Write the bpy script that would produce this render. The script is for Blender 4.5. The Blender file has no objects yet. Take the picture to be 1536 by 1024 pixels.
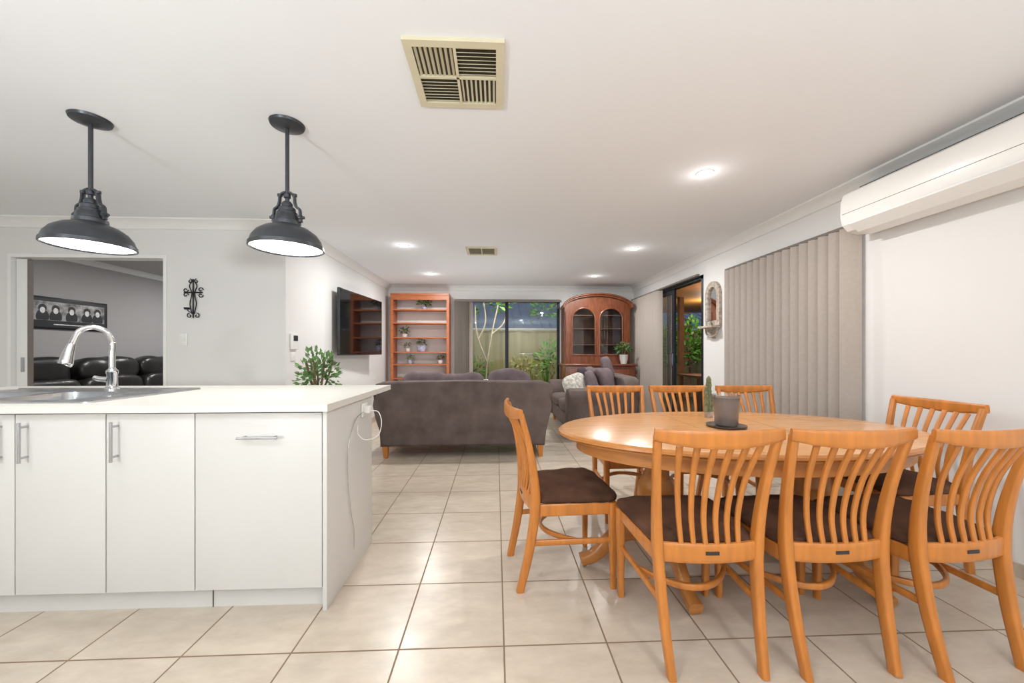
import bpy, bmesh, math, random
from mathutils import Vector, Matrix, Euler, noise as mnoise
random.seed(4)
S=bpy.context.scene
PI=math.pi
# ---------------------------------------------------------------- materials
def lin(c):
    o=[]
    for v in c:
        v=v/255.0
        o.append(v/12.92 if v<=.04045 else ((v+.055)/1.055)**2.4)
    return (o[0],o[1],o[2],1)
def mat(name,c,rough=.5,metal=0,var=0,vs=6,bump=0,bs=80,em=0,emc=None,stretch=None,spec=.5,sheen=0,coat=0,detail=4):
    m=bpy.data.materials.new(name); m.use_nodes=True
    nt=m.node_tree; N=nt.nodes; L=nt.links
    b=N['Principled BSDF']; col=lin(c)
    b.inputs['Base Color'].default_value=col
    b.inputs['Roughness'].default_value=rough
    b.inputs['Metallic'].default_value=metal
    b.inputs['Specular IOR Level'].default_value=spec
    if sheen:
        b.inputs['Sheen Weight'].default_value=sheen
        b.inputs['Sheen Tint'].default_value=tuple(min(1,x*3) for x in col[:3])+(1,)
    if coat:
        b.inputs['Coat Weight'].default_value=coat; b.inputs['Coat Roughness'].default_value=.15
    if em:
        b.inputs['Emission Color'].default_value=lin(emc or c); b.inputs['Emission Strength'].default_value=em
    tc=N.new('ShaderNodeTexCoord'); mp=N.new('ShaderNodeMapping')
    L.new(tc.outputs['Object'],mp.inputs['Vector'])
    if stretch: mp.inputs['Scale'].default_value=stretch
    if var:
        n=N.new('ShaderNodeTexNoise'); n.inputs['Scale'].default_value=vs; n.inputs['Detail'].default_value=detail
        L.new(mp.outputs[0],n.inputs['Vector'])
        r=N.new('ShaderNodeValToRGB')
        r.color_ramp.elements[0].position=.3; r.color_ramp.elements[1].position=.7
        r.color_ramp.elements[0].color=tuple(max(0,x*(1-var)) for x in col[:3])+(1,)
        r.color_ramp.elements[1].color=tuple(min(1,x*(1+var)) for x in col[:3])+(1,)
        L.new(n.outputs['Fac'],r.inputs[0]); L.new(r.outputs[0],b.inputs['Base Color'])
    if bump:
        n2=N.new('ShaderNodeTexNoise'); n2.inputs['Scale'].default_value=bs; n2.inputs['Detail'].default_value=3
        L.new(mp.outputs[0],n2.inputs['Vector'])
        bp=N.new('ShaderNodeBump'); bp.inputs['Strength'].default_value=bump; bp.inputs['Distance'].default_value=.01
        L.new(n2.outputs['Fac'],bp.inputs['Height']); L.new(bp.outputs[0],b.inputs['Normal'])
    return m
def glassmat(name,tint=(1,1,1),refl=.12):
    m=bpy.data.materials.new(name); m.use_nodes=True
    nt=m.node_tree; N=nt.nodes; L=nt.links; N.clear()
    o=N.new('ShaderNodeOutputMaterial'); t=N.new('ShaderNodeBsdfTransparent'); g=N.new('ShaderNodeBsdfGlossy')
    t.inputs[0].default_value=tint+(1,); g.inputs['Roughness'].default_value=.02
    f=N.new('ShaderNodeLayerWeight'); f.inputs[0].default_value=.25
    mu=N.new('ShaderNodeMath'); mu.operation='MULTIPLY_ADD'; mu.inputs[1].default_value=.4; mu.inputs[2].default_value=refl*.4
    L.new(f.outputs['Fresnel'],mu.inputs[0])
    mx=N.new('ShaderNodeMixShader'); L.new(mu.outputs[0],mx.inputs[0]); L.new(t.outputs[0],mx.inputs[1]); L.new(g.outputs[0],mx.inputs[2]); L.new(mx.outputs[0],o.inputs[0])
    return m
def tilemat():
    m=bpy.data.materials.new('floor_tiles'); m.use_nodes=True
    nt=m.node_tree; N=nt.nodes; L=nt.links; b=N['Principled BSDF']
    g=N.new('ShaderNodeNewGeometry'); sx=N.new('ShaderNodeSeparateXYZ'); L.new(g.outputs['Position'],sx.inputs[0])
    def ax(out,off,size):
        a=N.new('ShaderNodeMath'); a.operation='SUBTRACT'; a.inputs[1].default_value=off-20*size; L.new(out,a.inputs[0])
        d=N.new('ShaderNodeMath'); d.operation='DIVIDE'; d.inputs[1].default_value=size; L.new(a.outputs[0],d.inputs[0])
        f=N.new('ShaderNodeMath'); f.operation='FRACT'; L.new(d.outputs[0],f.inputs[0])
        fl=N.new('ShaderNodeMath'); fl.operation='FLOOR'; L.new(d.outputs[0],fl.inputs[0])
        s=N.new('ShaderNodeMath'); s.operation='SUBTRACT'; s.inputs[1].default_value=.5; L.new(f.outputs[0],s.inputs[0])
        ab=N.new('ShaderNodeMath'); ab.operation='ABSOLUTE'; L.new(s.outputs[0],ab.inputs[0])
        return ab,fl
    a1,f1=ax(sx.outputs[0],.032,.414); a2,f2=ax(sx.outputs[1],1.50,.420)
    mxm=N.new('ShaderNodeMath'); mxm.operation='MAXIMUM'; L.new(a1.outputs[0],mxm.inputs[0]); L.new(a2.outputs[0],mxm.inputs[1])
    mr=N.new('ShaderNodeMapRange'); mr.inputs[1].default_value=.4905; mr.inputs[2].default_value=.4935; L.new(mxm.outputs[0],mr.inputs[0])
    cx=N.new('ShaderNodeCombineXYZ'); L.new(f1.outputs[0],cx.inputs[0]); L.new(f2.outputs[0],cx.inputs[1])
    wn=N.new('ShaderNodeTexWhiteNoise'); L.new(cx.outputs[0],wn.inputs['Vector'])
    no=N.new('ShaderNodeTexNoise'); no.inputs['Scale'].default_value=5; no.inputs['Detail'].default_value=8; no.inputs['Roughness'].default_value=.65
    ad=N.new('ShaderNodeVectorMath'); ad.operation='MULTIPLY_ADD'; ad.inputs[1].default_value=(7,7,7); L.new(wn.outputs['Color'],ad.inputs[0]); L.new(g.outputs['Position'],ad.inputs[2])
    mp=N.new('ShaderNodeMapping'); mp.inputs['Scale'].default_value=(1,2.2,1); L.new(ad.outputs[0],mp.inputs[0]); L.new(mp.outputs[0],no.inputs['Vector'])
    r=N.new('ShaderNodeValToRGB'); r.color_ramp.elements[0].position=.3; r.color_ramp.elements[1].position=.7
    r.color_ramp.elements[0].color=lin((190,176,159)); r.color_ramp.elements[1].color=lin((211,198,181)); L.new(no.outputs['Fac'],r.inputs[0])
    mx=N.new('ShaderNodeMixRGB'); mx.inputs[2].default_value=lin((134,112,90)); L.new(mr.outputs[0],mx.inputs[0]); L.new(r.outputs[0],mx.inputs[1])
    L.new(mx.outputs[0],b.inputs['Base Color'])
    ro=N.new('ShaderNodeMapRange'); ro.inputs[3].default_value=.26; ro.inputs[4].default_value=.8; L.new(mr.outputs[0],ro.inputs[0]); L.new(ro.outputs[0],b.inputs['Roughness'])
    iv=N.new('ShaderNodeMath'); iv.operation='SUBTRACT'; iv.inputs[0].default_value=1; L.new(mr.outputs[0],iv.inputs[1])
    bp=N.new('ShaderNodeBump'); bp.inputs['Distance'].default_value=.003; bp.inputs['Strength'].default_value=.5; L.new(iv.outputs[0],bp.inputs['Height']); L.new(bp.outputs[0],b.inputs['Normal'])
    return m
m_wall=mat('wall_paint',(226,225,223),.85,bump=.05,bs=150)
m_ceil=mat('ceiling_paint',(238,240,243),.9,bump=.03,bs=150)
m_trim=mat('trim_paint',(236,236,234),.6,bump=.02)
m_grey=mat('theatre_wall_paint',(168,166,166),.85,bump=.04,bs=120)
m_greyc=mat('theatre_ceiling_paint',(195,194,194),.85,bump=.04,bs=120)
m_carpet=mat('carpet',(135,129,122),.95,var=.2,vs=60)
m_tile=tilemat()
m_cab=mat('cabinet_laminate',(208,206,202),.42,var=.015,vs=3)
m_seam=mat('cabinet_edge_brown',(110,96,84),.7,var=.1)
m_counter=mat('counter_laminate',(220,218,211),.35,var=.05,vs=160,detail=6)
m_steel=mat('brushed_steel',(190,192,195),.25,1,bump=.02,bs=200)
m_steel2=mat('sink_steel',(190,192,195),.28,1,bump=.03,bs=60)
m_chrome=mat('chrome',(225,226,228),.07,1,var=.02)
m_black=mat('black_iron',(38,39,42),.42,.6,var=.2,vs=30)
m_pend=mat('pendant_metal',(74,77,82),.36,.6,var=.12,vs=20)
m_lampin=mat('lamp_diffuser',(255,252,245),.5,em=4,var=.01)
m_down=mat('downlight_lens',(255,252,245),.5,em=30,var=.01)
m_plastic=mat('white_plastic',(235,235,232),.35,var=.01)
m_acp=mat('aircon_plastic',(238,236,232),.35,var=.01)
m_dark=mat('dark_plastic',(45,45,48),.4,var=.1)
m_vent=mat('vent_cream',(214,206,178),.5,var=.03)
m_ventd=mat('vent_dark',(62,56,40),.8,var=.2)
m_oak=mat('honey_oak',(194,121,51),.34,var=.15,vs=7,stretch=(5,5,.6),coat=.2,bump=.03,bs=40)
m_oaktop=mat('table_oak',(204,148,92),.27,var=.12,vs=7,stretch=(.8,9,5),coat=.3,bump=.02,bs=40)
m_oakedge=mat('table_oak_edge',(188,124,62),.35,var=.14,vs=8,stretch=(1,1,6),coat=.2)
m_seat=mat('seat_suede',(84,58,44),.95,var=.38,vs=7,bump=.15,bs=250,spec=.2)
m_sofa=mat('sofa_velvet',(103,91,87),.9,var=.26,vs=5,sheen=.1,bump=.12,bs=200,spec=.2)
m_cush=mat('cushion_velvet',(108,95,98),.9,var=.26,vs=8,sheen=.1,bump=.1,bs=200,spec=.2)
m_cushw=mat('cushion_pattern',(196,192,182),.9,var=.45,vs=26,bump=.1,bs=100)
m_cushd=mat('cushion_dark',(72,62,68),.9,var=.2,vs=9,spec=.2)
m_leather=mat('black_leather',(34,31,31),.33,var=.3,vs=5,bump=.3,bs=14)
m_shelf=mat('shelf_pine',(178,102,58),.4,var=.18,vs=8,stretch=(1,5,5))
m_mahog=mat('hutch_mahogany',(120,66,40),.3,var=.35,vs=7,stretch=(6,6,.9),coat=.3)
m_mahogd=mat('hutch_interior',(110,76,60),.6,var=.2,vs=5)
m_blind=mat('blind_fabric',(172,162,153),.85,var=.03,vs=40,bump=.08,bs=300)
m_blinde=mat('blind_fabric_dark',(120,112,106),.85,var=.05,vs=40)
m_alu=mat('window_aluminium',(38,42,48),.4,.5,var=.08)
m_glass=glassmat('window_glass',(.95,.97,.97),.08)
m_glass2=glassmat('clear_glass',(.9,.92,.92),.3)
m_screen=mat('tv_screen',(10,10,12),.06,var=.1)
m_leaf=mat('leaf_green',(72,104,52),.5,var=.4,vs=14)
m_leaf2=mat('leaf_dusty',(98,134,76),.5,var=.4,vs=14)
m_leafo=mat('leaf_outdoor',(84,138,44),.5,var=.5,vs=6)
m_leafy=mat('grass_yellowgreen',(146,148,78),.6,var=.4,vs=6)
m_stem=mat('stem_brown',(110,85,60),.7,var=.3,vs=20)
m_pot=mat('white_ceramic',(228,226,222),.25,var=.03)
m_potb=mat('blue_white_ceramic',(170,175,200),.25,var=.45,vs=25)
m_candle=mat('candle_jar',(116,109,107),.25,var=.1,coat=.4)
m_wax=mat('candle_wax',(222,214,204),.5,var=.05)
m_traym=mat('tray_pewter',(92,80,72),.4,.4,var=.15)
m_fence=mat('fence_steel',(146,138,98),.6,var=.12,vs=2)
m_roof=mat('neighbour_roof_steel',(132,144,162),.55,.0,var=.12,vs=2)
m_ground=mat('garden_ground',(95,88,66),.95,var=.35,vs=5)
m_pave=mat('patio_paving',(120,110,98),.8,var=.2,vs=6)
m_patio=mat('patio_ceiling_timber',(186,126,62),.6,var=.2,vs=6,stretch=(8,.6,1))
m_brick=mat('garden_post',(120,84,54),.7,var=.2,vs=8)
m_branch=mat('frangipani_bark',(150,138,118),.7,var=.2,vs=20)
m_mirror=mat('mirror_silver',(215,218,220),.04,1,var=.01)
m_wash=mat('whitewashed_wood',(176,162,148),.7,var=.4,vs=30,bump=.2,bs=60)
m_paper=mat('poster_grey',(150,150,150),.5,var=.7,vs=14)
m_face=mat('poster_light',(225,225,225),.5,var=.2,vs=30)
m_cactus=mat('cactus_green',(118,122,92),.8,var=.5,vs=60,bump=.5,bs=60)

# ---------------------------------------------------------------- helpers
def empty(name,loc=(0,0,0),rz=0):
    e=bpy.data.objects.new(name,None); e.location=loc; e.rotation_euler=(0,0,rz); e.empty_display_size=.1
    S.collection.objects.link(e); return e
def fin(name,bm,m,parent=None,ang=38,loc=(0,0,0),rot=(0,0,0)):
    bmesh.ops.recalc_face_normals(bm,faces=bm.faces)
    for f in bm.faces: f.smooth=True
    for e in bm.edges:
        if len(e.link_faces)==2:
            try:
                if e.calc_face_angle(0)>math.radians(ang): e.smooth=False
            except Exception: pass
    me=bpy.data.meshes.new(name); bm.to_mesh(me); bm.free()
    me.materials.append(m)
    o=bpy.data.objects.new(name,me); S.collection.objects.link(o)
    o.location=loc; o.rotation_euler=rot
    if parent: o.parent=parent
    return o
def addbox(bm,c,s,R=None):
    r=bmesh.ops.create_cube(bm,size=1)
    vs=r['verts']
    for v in vs:
        p=Vector((v.co.x*s[0],v.co.y*s[1],v.co.z*s[2]))
        if R: p=R@p
        v.co=p+Vector(c)
    return vs
def box(name,c,s,m,parent=None,bev=0,seg=2,rot=(0,0,0)):
    bm=bmesh.new(); addbox(bm,(0,0,0),s)
    if bev: bmesh.ops.bevel(bm,geom=bm.edges[:],offset=bev,segments=seg,profile=.6,affect='EDGES')
    return fin(name,bm,m,parent,loc=c,rot=rot)
def mm(a,b):
    return tuple((a[i]+b[i])/2 for i in range(3)),tuple(abs(b[i]-a[i]) for i in range(3))
def boxmm(name,a,b,m,parent=None,bev=0,seg=2):
    c,s=mm(a,b); return box(name,c,s,m,parent,bev,seg)
def boxes(name,lst,m,parent=None):
    bm=bmesh.new()
    for a,b in lst:
        c,s=mm(a,b); addbox(bm,c,s)
    return fin(name,bm,m,parent)
def soft(name,c,s,m,parent=None,rot=(0,0,0),n=5,nz=None,amp=.0,cuts=14,ns=4,seed=0):
    bm=bmesh.new(); bmesh.ops.create_cube(bm,size=2)
    bmesh.ops.subdivide_edges(bm,edges=bm.edges[:],cuts=cuts,use_grid_fill=True)
    nz=nz or n
    for v in bm.verts:
        x,y,z=v.co
        lo,hi=.2,1.0
        for _ in range(14):
            t=(lo+hi)/2
            g=(abs(x*t)**n+abs(y*t)**n)**(nz/n)+abs(z*t)**nz
            if g>1: hi=t
            else: lo=t
        p=Vector((x*lo*s[0]/2,y*lo*s[1]/2,z*lo*s[2]/2))
        if amp:
            d=mnoise.noise(p*ns+Vector((seed*3.1,seed,0)))
            p+=p.normalized()*d*amp
        v.co=p
    return fin(name,bm,m,parent,ang=80,loc=c,rot=rot)
def lathe(name,prof,m,parent=None,loc=(0,0,0),n=36,rot=(0,0,0),ang=40,sx=1,sy=1):
    bm=bmesh.new(); rings=[]
    for r,z in prof:
        if r<1e-5: rings.append([bm.verts.new((0,0,z))])
        else: rings.append([bm.verts.new((r*sx*math.cos(2*PI*i/n),r*sy*math.sin(2*PI*i/n),z)) for i in range(n)])
    for a,b in zip(rings,rings[1:]):
        for i in range(n):
            j=(i+1)%n
            if len(a)==1 and len(b)==1: continue
            if len(a)==1: bm.faces.new((a[0],b[i],b[j]))
            elif len(b)==1: bm.faces.new((a[i],a[j],b[0]))
            else: bm.faces.new((a[i],a[j],b[j],b[i]))
    return fin(name,bm,m,parent,ang=ang,loc=loc,rot=rot)
def catm(P,sub):
    P=[Vector(p) for p in P]
    if len(P)==2 or sub<=1:
        return P,[float(i) for i in range(len(P))]
    out=[];ts=[]
    for i in range(len(P)-1):
        p0=P[i-1] if i>0 else P[0]*2-P[1]; p1=P[i];p2=P[i+1]; p3=P[i+2] if i+2<len(P) else P[-1]*2-P[-2]
        for k in range(sub):
            t=k/sub
            out.append(.5*((2*p1)+(-p0+p2)*t+(2*p0-5*p1+4*p2-p3)*t*t+(-p0+3*p1-3*p2+p3)*t**3)); ts.append(i+t)
    out.append(P[-1]);ts.append(len(P)-1.0)
    return out,ts
def addsweep(bm,pts,rx,ry=None,side=(1,0,0),sub=5,n=10,e=1.0,closed=False):
    C,ts=catm(pts,sub)
    ry=ry if ry is not None else rx
    def val(r,t):
        if isinstance(r,(int,float)): return r
        i=min(int(t),len(r)-2); f=t-i; return r[i]*(1-f)+r[i+1]*f
    rings=[]; sd=Vector(side).normalized()
    for i,p in enumerate(C):
        a=C[max(0,i-1)]; b=C[min(len(C)-1,i+1)]
        t=(b-a)
        if t.length<1e-9: t=Vector((0,0,1))
        t.normalize()
        s=sd-t*sd.dot(t)
        if s.length<1e-3: s=t.orthogonal()
        s.normalize(); u=t.cross(s).normalized()
        ring=[]
        for k in range(n):
            an=2*PI*(k+.5)/n; c_=math.cos(an); s_=math.sin(an)
            cx=math.copysign(abs(c_)**e,c_); cy=math.copysign(abs(s_)**e,s_)
            ring.append(bm.verts.new(p+s*cx*val(rx,ts[i])+u*cy*val(ry,ts[i])))
        rings.append(ring)
    for a,b in zip(rings,rings[1:]):
        for k in range(n):
            j=(k+1)%n; bm.faces.new((a[k],a[j],b[j],b[k]))
    bm.faces.new(rings[0][::-1]); bm.faces.new(rings[-1])
def sweep(name,pts,rx,ry=None,m=None,parent=None,**k):
    bm=bmesh.new(); addsweep(bm,pts,rx,ry,**k); return fin(name,bm,m,parent,ang=50)
def mapp(plane,u,v,w):
    return {'XZ':(u,w,v),'YZ':(w,u,v),'XY':(u,v,w)}[plane]
def prism(name,poly,plane,a,b,m,parent=None,bev=0,seg=2,loc=(0,0,0),rot=(0,0,0),ang=38):
    bm=bmesh.new()
    A=[bm.verts.new(mapp(plane,u,v,a)) for u,v in poly]; B=[bm.verts.new(mapp(plane,u,v,b)) for u,v in poly]
    f1=bm.faces.new(A); f2=bm.faces.new(B[::-1])
    n=len(poly)
    for i in range(n):
        j=(i+1)%n; bm.faces.new((A[i],A[j],B[j],B[i]))
    if bev:
        es=list(f1.edges)+list(f2.edges)
        bmesh.ops.bevel(bm,geom=es,offset=bev,segments=seg,profile=.6,affect='EDGES')
    return fin(name,bm,m,parent,loc=loc,rot=rot,ang=ang)
def holed(name,outer,holes,plane,a,b,m,parent=None):
    bm=bmesh.new(); loops=[outer]+holes; edges=[]
    for lp in loops:
        vs=[bm.verts.new(mapp(plane,u,v,a)) for u,v in lp]
        for i in range(len(vs)): edges.append(bm.edges.new((vs[i],vs[(i+1)%len(vs)])))
    bmesh.ops.triangle_fill(bm,use_beauty=True,use_dissolve=False,edges=edges)
    r=bmesh.ops.extrude_face_region(bm,geom=bm.faces[:])
    d=Vector(mapp(plane,0,0,b-a))
    for g in r['geom']:
        if isinstance(g,bmesh.types.BMVert): g.co+=d
    return fin(name,bm,m,parent)
def rrect(x0,y0,x1,y1,r,n=5):
    o=[]
    for cx,cy,a0 in ((x1-r,y1-r,0),(x0+r,y1-r,PI/2),(x0+r,y0+r,PI),(x1-r,y0+r,1.5*PI)):
        for k in range(n+1):
            a=a0+PI/2*k/n; o.append((cx+r*math.cos(a),cy+r*math.sin(a)))
    return o
def archpoly(x0,x1,z0,zs,zt,n=16):
    o=[(x0,z0),(x1,z0)]; cx=(x0+x1)/2; w=(x1-x0)/2
    for k in range(n+1):
        a=PI*k/n; o.append((cx+w*math.cos(a),zs+(zt-zs)*math.sin(a)))
    return o
def foliage(name,c,R,num,ll,lw,m,parent=None,up=.3,seed=1,droop=.2):
    rnd=random.Random(seed); bm=bmesh.new()
    for i in range(num):
        th=rnd.random()*2*PI; ph=math.acos(rnd.uniform(-.5,1)); rr=rnd.random()**.5
        d=Vector((math.sin(ph)*math.cos(th),math.sin(ph)*math.sin(th),math.cos(ph)))
        p=Vector(c)+Vector((d.x*R[0],d.y*R[1],d.z*R[2]))*rr
        dr=(d+Vector((rnd.uniform(-.6,.6),rnd.uniform(-.6,.6),up+rnd.uniform(-.4,.4)))).normalized()
        sd=dr.cross(Vector((rnd.uniform(-1,1),rnd.uniform(-1,1),rnd.uniform(-1,1))))
        if sd.length<.05: sd=dr.orthogonal()
        sd.normalize(); nn=sd.cross(dr); l=ll*rnd.uniform(.7,1.25); w=lw*rnd.uniform(.7,1.2)/2
        a=bm.verts.new(p); m1=p+dr*l*.45; e=p+dr*l-Vector((0,0,droop*l))
        b1=bm.verts.new(m1+sd*w+nn*w*.3); b2=bm.verts.new(m1-sd*w+nn*w*.3); mid=bm.verts.new(m1); ee=bm.verts.new(e)
        bm.faces.new((a,b1,mid)); bm.faces.new((a,mid,b2)); bm.faces.new((b1,ee,mid)); bm.faces.new((mid,ee,b2))
    return fin(name,bm,m,parent,ang=60)
def blades(name,c,num,h,spread,w,m,parent=None,seed=1):
    rnd=random.Random(seed); bm=bmesh.new()
    for i in range(num):
        th=rnd.random()*2*PI; s=spread*rnd.random(); hh=h*rnd.uniform(.6,1.1)
        d=Vector((math.cos(th),math.sin(th),0)); sd=Vector((-d.y,d.x,0))*w
        prev=None
        for k in range(5):
            t=k/4; p=Vector(c)+d*s*t**1.6+Vector((0,0,hh*(t-.25*t**3*s/spread)))
            ww=(1-t)*.9+.02
            a=bm.verts.new(p+sd*ww); b=bm.verts.new(p-sd*ww)
            if prev: bm.faces.new((prev[0],prev[1],b,a))
            prev=(a,b)
    return fin(name,bm,m,parent,ang=60)
# ---------------------------------------------------------------- room shell
H=2.45; XR=2.72; XL=-2.07; YB=7.35; YP=3.80; XK=-5.6
boxmm('floor',(XK-.1,-2.6,-.12),(XR+.1,YB+.12,0),m_tile)
boxmm('ceiling',(XK-.1,-2.6,H),(XR+.1,YB+.12,H+.1),m_ceil)
boxes('wall_back',[((XL-.1,YB,0),(-.79,YB+.12,H)),((1.255,YB,0),(XR+.1,YB+.12,H)),((-.79,YB,2.2),(1.255,YB+.12,H))],m_wall)
boxmm('wall_left',(XL-.1,YP,0),(XL,YB,H),m_wall)
boxes('wall_partition',[((XK,YP,0),(-4.65,YP+.1,H)),((-3.2,YP,0),(XL-.1,YP+.1,H)),((-4.65,YP,2.09),(-3.2,YP+.1,H))],m_wall)
boxes('wall_right',[((XR,-2.5,0),(XR+.1,2.72,H)),((XR,4.15,0),(XR+.1,4.83,H)),((XR,7.2,0),(XR+.1,YB,H)),((XR,2.72,2.08),(XR+.1,4.15,H)),((XR,4.83,2.19),(XR+.1,7.2,H))],m_wall)
boxmm('wall_rear',(XK,-2.6,0),(XR+.1,-2.5,H),m_wall)
boxmm('wall_kitchen',(XK-.1,-2.5,0),(XK,YP,H),m_wall)
boxmm('wall_theatre_left',(XK-.1,YP+.1,0),(XK,YB,H),m_grey)
boxmm('wall_theatre_back',(XK,YB-.1,0),(XL-.1,YB,H),m_grey)
boxmm('ceiling_theatre',(XK,YP+.1,H-.02),(XL-.1,YB-.1,H-.001),m_greyc)
boxmm('floor_carpet',(XK,YP+.1,.001),(XL-.1,YB-.1,.012),m_carpet)
cov=[(0,0),(.09,0),(.088,-.012),(.055,-.028),(.032,-.05),(.014,-.085),(0,-.09)]
def cornice(name,wall,sgn,a,b,along):
    poly=[(wall+sgn*d,H+z) for d,z in cov]
    return prism(name,poly,'XZ' if along=='Y' else 'YZ',a,b,m_trim,ang=20)
cornice('trim_cornice_right',XR,-1,-2.5,YB,'Y')
cornice('trim_cornice_left',XL,1,YP,YB,'Y')
cornice('trim_cornice_back',YB,-1,XL,XR,'X')
cornice('trim_cornice_partition',YP,-1,XK,XL,'X')
cornice('trim_cornice_theatre',XK,1,YP+.1,YB-.1,'Y')
bb=.075
boxes('baseboard_right',[((XR-.012,-2.5,0),(XR,2.70,bb)),((XR-.012,4.17,0),(XR,4.81,bb))],m_tile)
boxmm('baseboard_left',(XL,YP,0),(XL+.012,YB,bb),m_tile)
boxmm('baseboard_partition',(-3.15,YP-.012,0),(XL,YP,bb),m_tile)
boxes('trim_opening',[((-3.225,YP-.008,0),(-3.195,YP+.108,2.11)),((-4.655,YP-.008,0),(-4.625,YP+.108,2.11)),((-4.625,YP-.008,2.08),(-3.225,YP+.108,2.11))],m_trim)
d=empty('door_theatre')
boxmm('door_leaf',(-4.62,YP+.03,.01),(-4.52,YP+.07,2.07),m_trim,d,.003)
boxmm('door_edge',(-4.52,YP+.032,.01),(-4.505,YP+.068,2.07),m_blinde,d)
boxmm('latch',(-4.57,YP+.02,.98),(-4.54,YP+.03,1.12),m_steel,d,.003)
# ---------------------------------------------------------------- back window (sliding)
w=empty('window_1')
x0,x1,z1=-.79,1.255,2.2
boxes('frame',[((x0,YB+.02,0),(x0+.05,YB+.1,z1)),((x1-.05,YB+.02,0),(x1,YB+.1,z1)),((x0,YB+.02,z1-.05),(x1,YB+.1,z1)),((x0,YB+.02,0),(x1,YB+.1,.05)),((.18,YB+.03,.05),(.245,YB+.09,z1-.05))],m_alu,w)
boxmm('glass',(x0+.05,YB+.055,.05),(x1-.05,YB+.06,z1-.05),m_glass,w)
def vblind(name,axis,wall,a,b,ztop,zbot,n,tilt,m,stack=None):
    """vertical blind; axis 'Y' = hangs along the right wall, 'X' = along the back wall"""
    e=empty(name); bm=bmesh.new(); W=.127
    for i in range(n):
        t=a+(b-a)*(i+.5)/n; tl=tilt+random.uniform(-.06,.06)
        pts=[]
        for k in range(7):
            u=(k/6-.5)*W; bow=.010*(1-(2*k/6-1)**2)
            pts.append((u*math.cos(tl)-bow*math.sin(tl),u*math.sin(tl)+bow*math.cos(tl)))
        A=[];B=[]
        for (u,v) in pts:
            p=(t+u,wall-.07+v) if axis=='X' else (wall-.07-v,t+u)
            A.append(bm.verts.new((p[0],p[1],zbot))); B.append(bm.verts.new((p[0],p[1],ztop)))
        for k in range(6): bm.faces.new((A[k],A[k+1],B[k+1],B[k]))
    o=fin('slats',bm,m,e,ang=60)
    lo,hi=min(a,b)-.0,max(a,b)+.03
    if stack: lo,hi=stack
    if axis=='Y': boxmm('headrail',(wall-.09,lo,ztop),(wall-.05,hi,ztop+.025),m_blinde,e,.004)
    else: boxmm('headrail',(lo,wall-.10,ztop),(hi,wall-.04,ztop+.04),m_blinde,e,.004)
    return e
vblind('vertical_blind','X',YB,-.78,-.46,2.14,.05,8,1.0,m_blind,stack=(-.80,1.27))
vblind('vertical_blind','Y',XR,2.66,4.20,2.10,.04,16,.68,m_blind)
vblind('vertical_blind','Y',XR,5.98,7.2,2.17,.04,13,.68,m_blind,stack=(4.83,7.24))
w=empty('window_2')
boxes('frame',[((XR+.02,2.72,0),(XR+.09,2.77,2.08)),((XR+.02,4.10,0),(XR+.09,4.15,2.08)),((XR+.02,2.72,2.03),(XR+.09,4.15,2.08)),((XR+.02,2.72,0),(XR+.09,4.15,.05)),((XR+.02,3.41,.05),(XR+.09,3.47,2.03))],m_alu,w)
boxmm('glass',(XR+.05,2.77,.05),(XR+.055,4.10,2.03),m_glass,w)
w=empty('door_1')
boxes('frame',[((XR-.005,4.83,0),(XR+.1,4.875,2.19)),((XR-.005,7.155,0),(XR+.1,7.2,2.19)),((XR-.005,4.83,2.14),(XR+.1,7.2,2.19)),((XR+.0,4.83,-.01),(XR+.1,7.2,.03))],m_alu,w)
boxes('sliding_panel',[((XR+.02,5.68,.03),(XR+.05,5.76,2.14)),((XR+.02,7.08,.03),(XR+.05,7.155,2.14)),((XR+.02,5.76,.03),(XR+.05,7.08,.12)),((XR+.02,5.76,2.07),(XR+.05,7.08,2.14)),((XR+.055,5.92,.03),(XR+.085,6.0,2.14))],m_alu,w)
boxmm('glass',(XR+.03,5.76,.12),(XR+.035,7.08,2.07),m_glass,w)
boxmm('handle',(XR-.01,5.70,.95),(XR+.02,5.73,1.15),m_steel,w,.005)
# ---------------------------------------------------------------- island bench
isl=empty('kitchen_island')
zt=.937; zb=.905
cx0,cx1,cy0,cy1=-3.3,-.75,1.71,2.72
hx0,hx1,hy0,hy1=-2.93,-1.97,1.84,2.30
holed('countertop',[(cx0,cy0),(cx1,cy0),(cx1,cy1),(cx0,cy1)],[[(hx0,hy0),(hx1,hy0),(hx1,hy1),(hx0,hy1)]],'XY',zb,zt,m_counter,isl)
boxmm('end_panel',(-.785,1.742,0),(-.766,2.36,zb),m_cab,isl,.001)
boxmm('back_panel',(-3.28,2.342,0),(-.785,2.36,zb),m_cab,isl)
boxmm('carcass_front',(-3.28,1.762,.10),(-.787,1.775,zb),m_seam,isl)
boxmm('kickboard',(-3.28,1.79,0),(-.787,1.805,.10),m_cab,isl)
boxmm('bottom_board',(-3.28,1.776,.1),(-.787,2.34,.115),m_cab,isl)
boxmm('kick_joint',(-1.30,1.786,0),(-1.297,1.79,.1),m_seam,isl)
sx=[-3.28,-2.87,-2.49,-2.109,-1.727,-1.346,-.787]
for i in range(6):
    boxmm('door_front',(sx[i]+.0025,1.744,.103),(sx[i+1]-.0025,1.761,.896),m_cab,isl,.0015)
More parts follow.
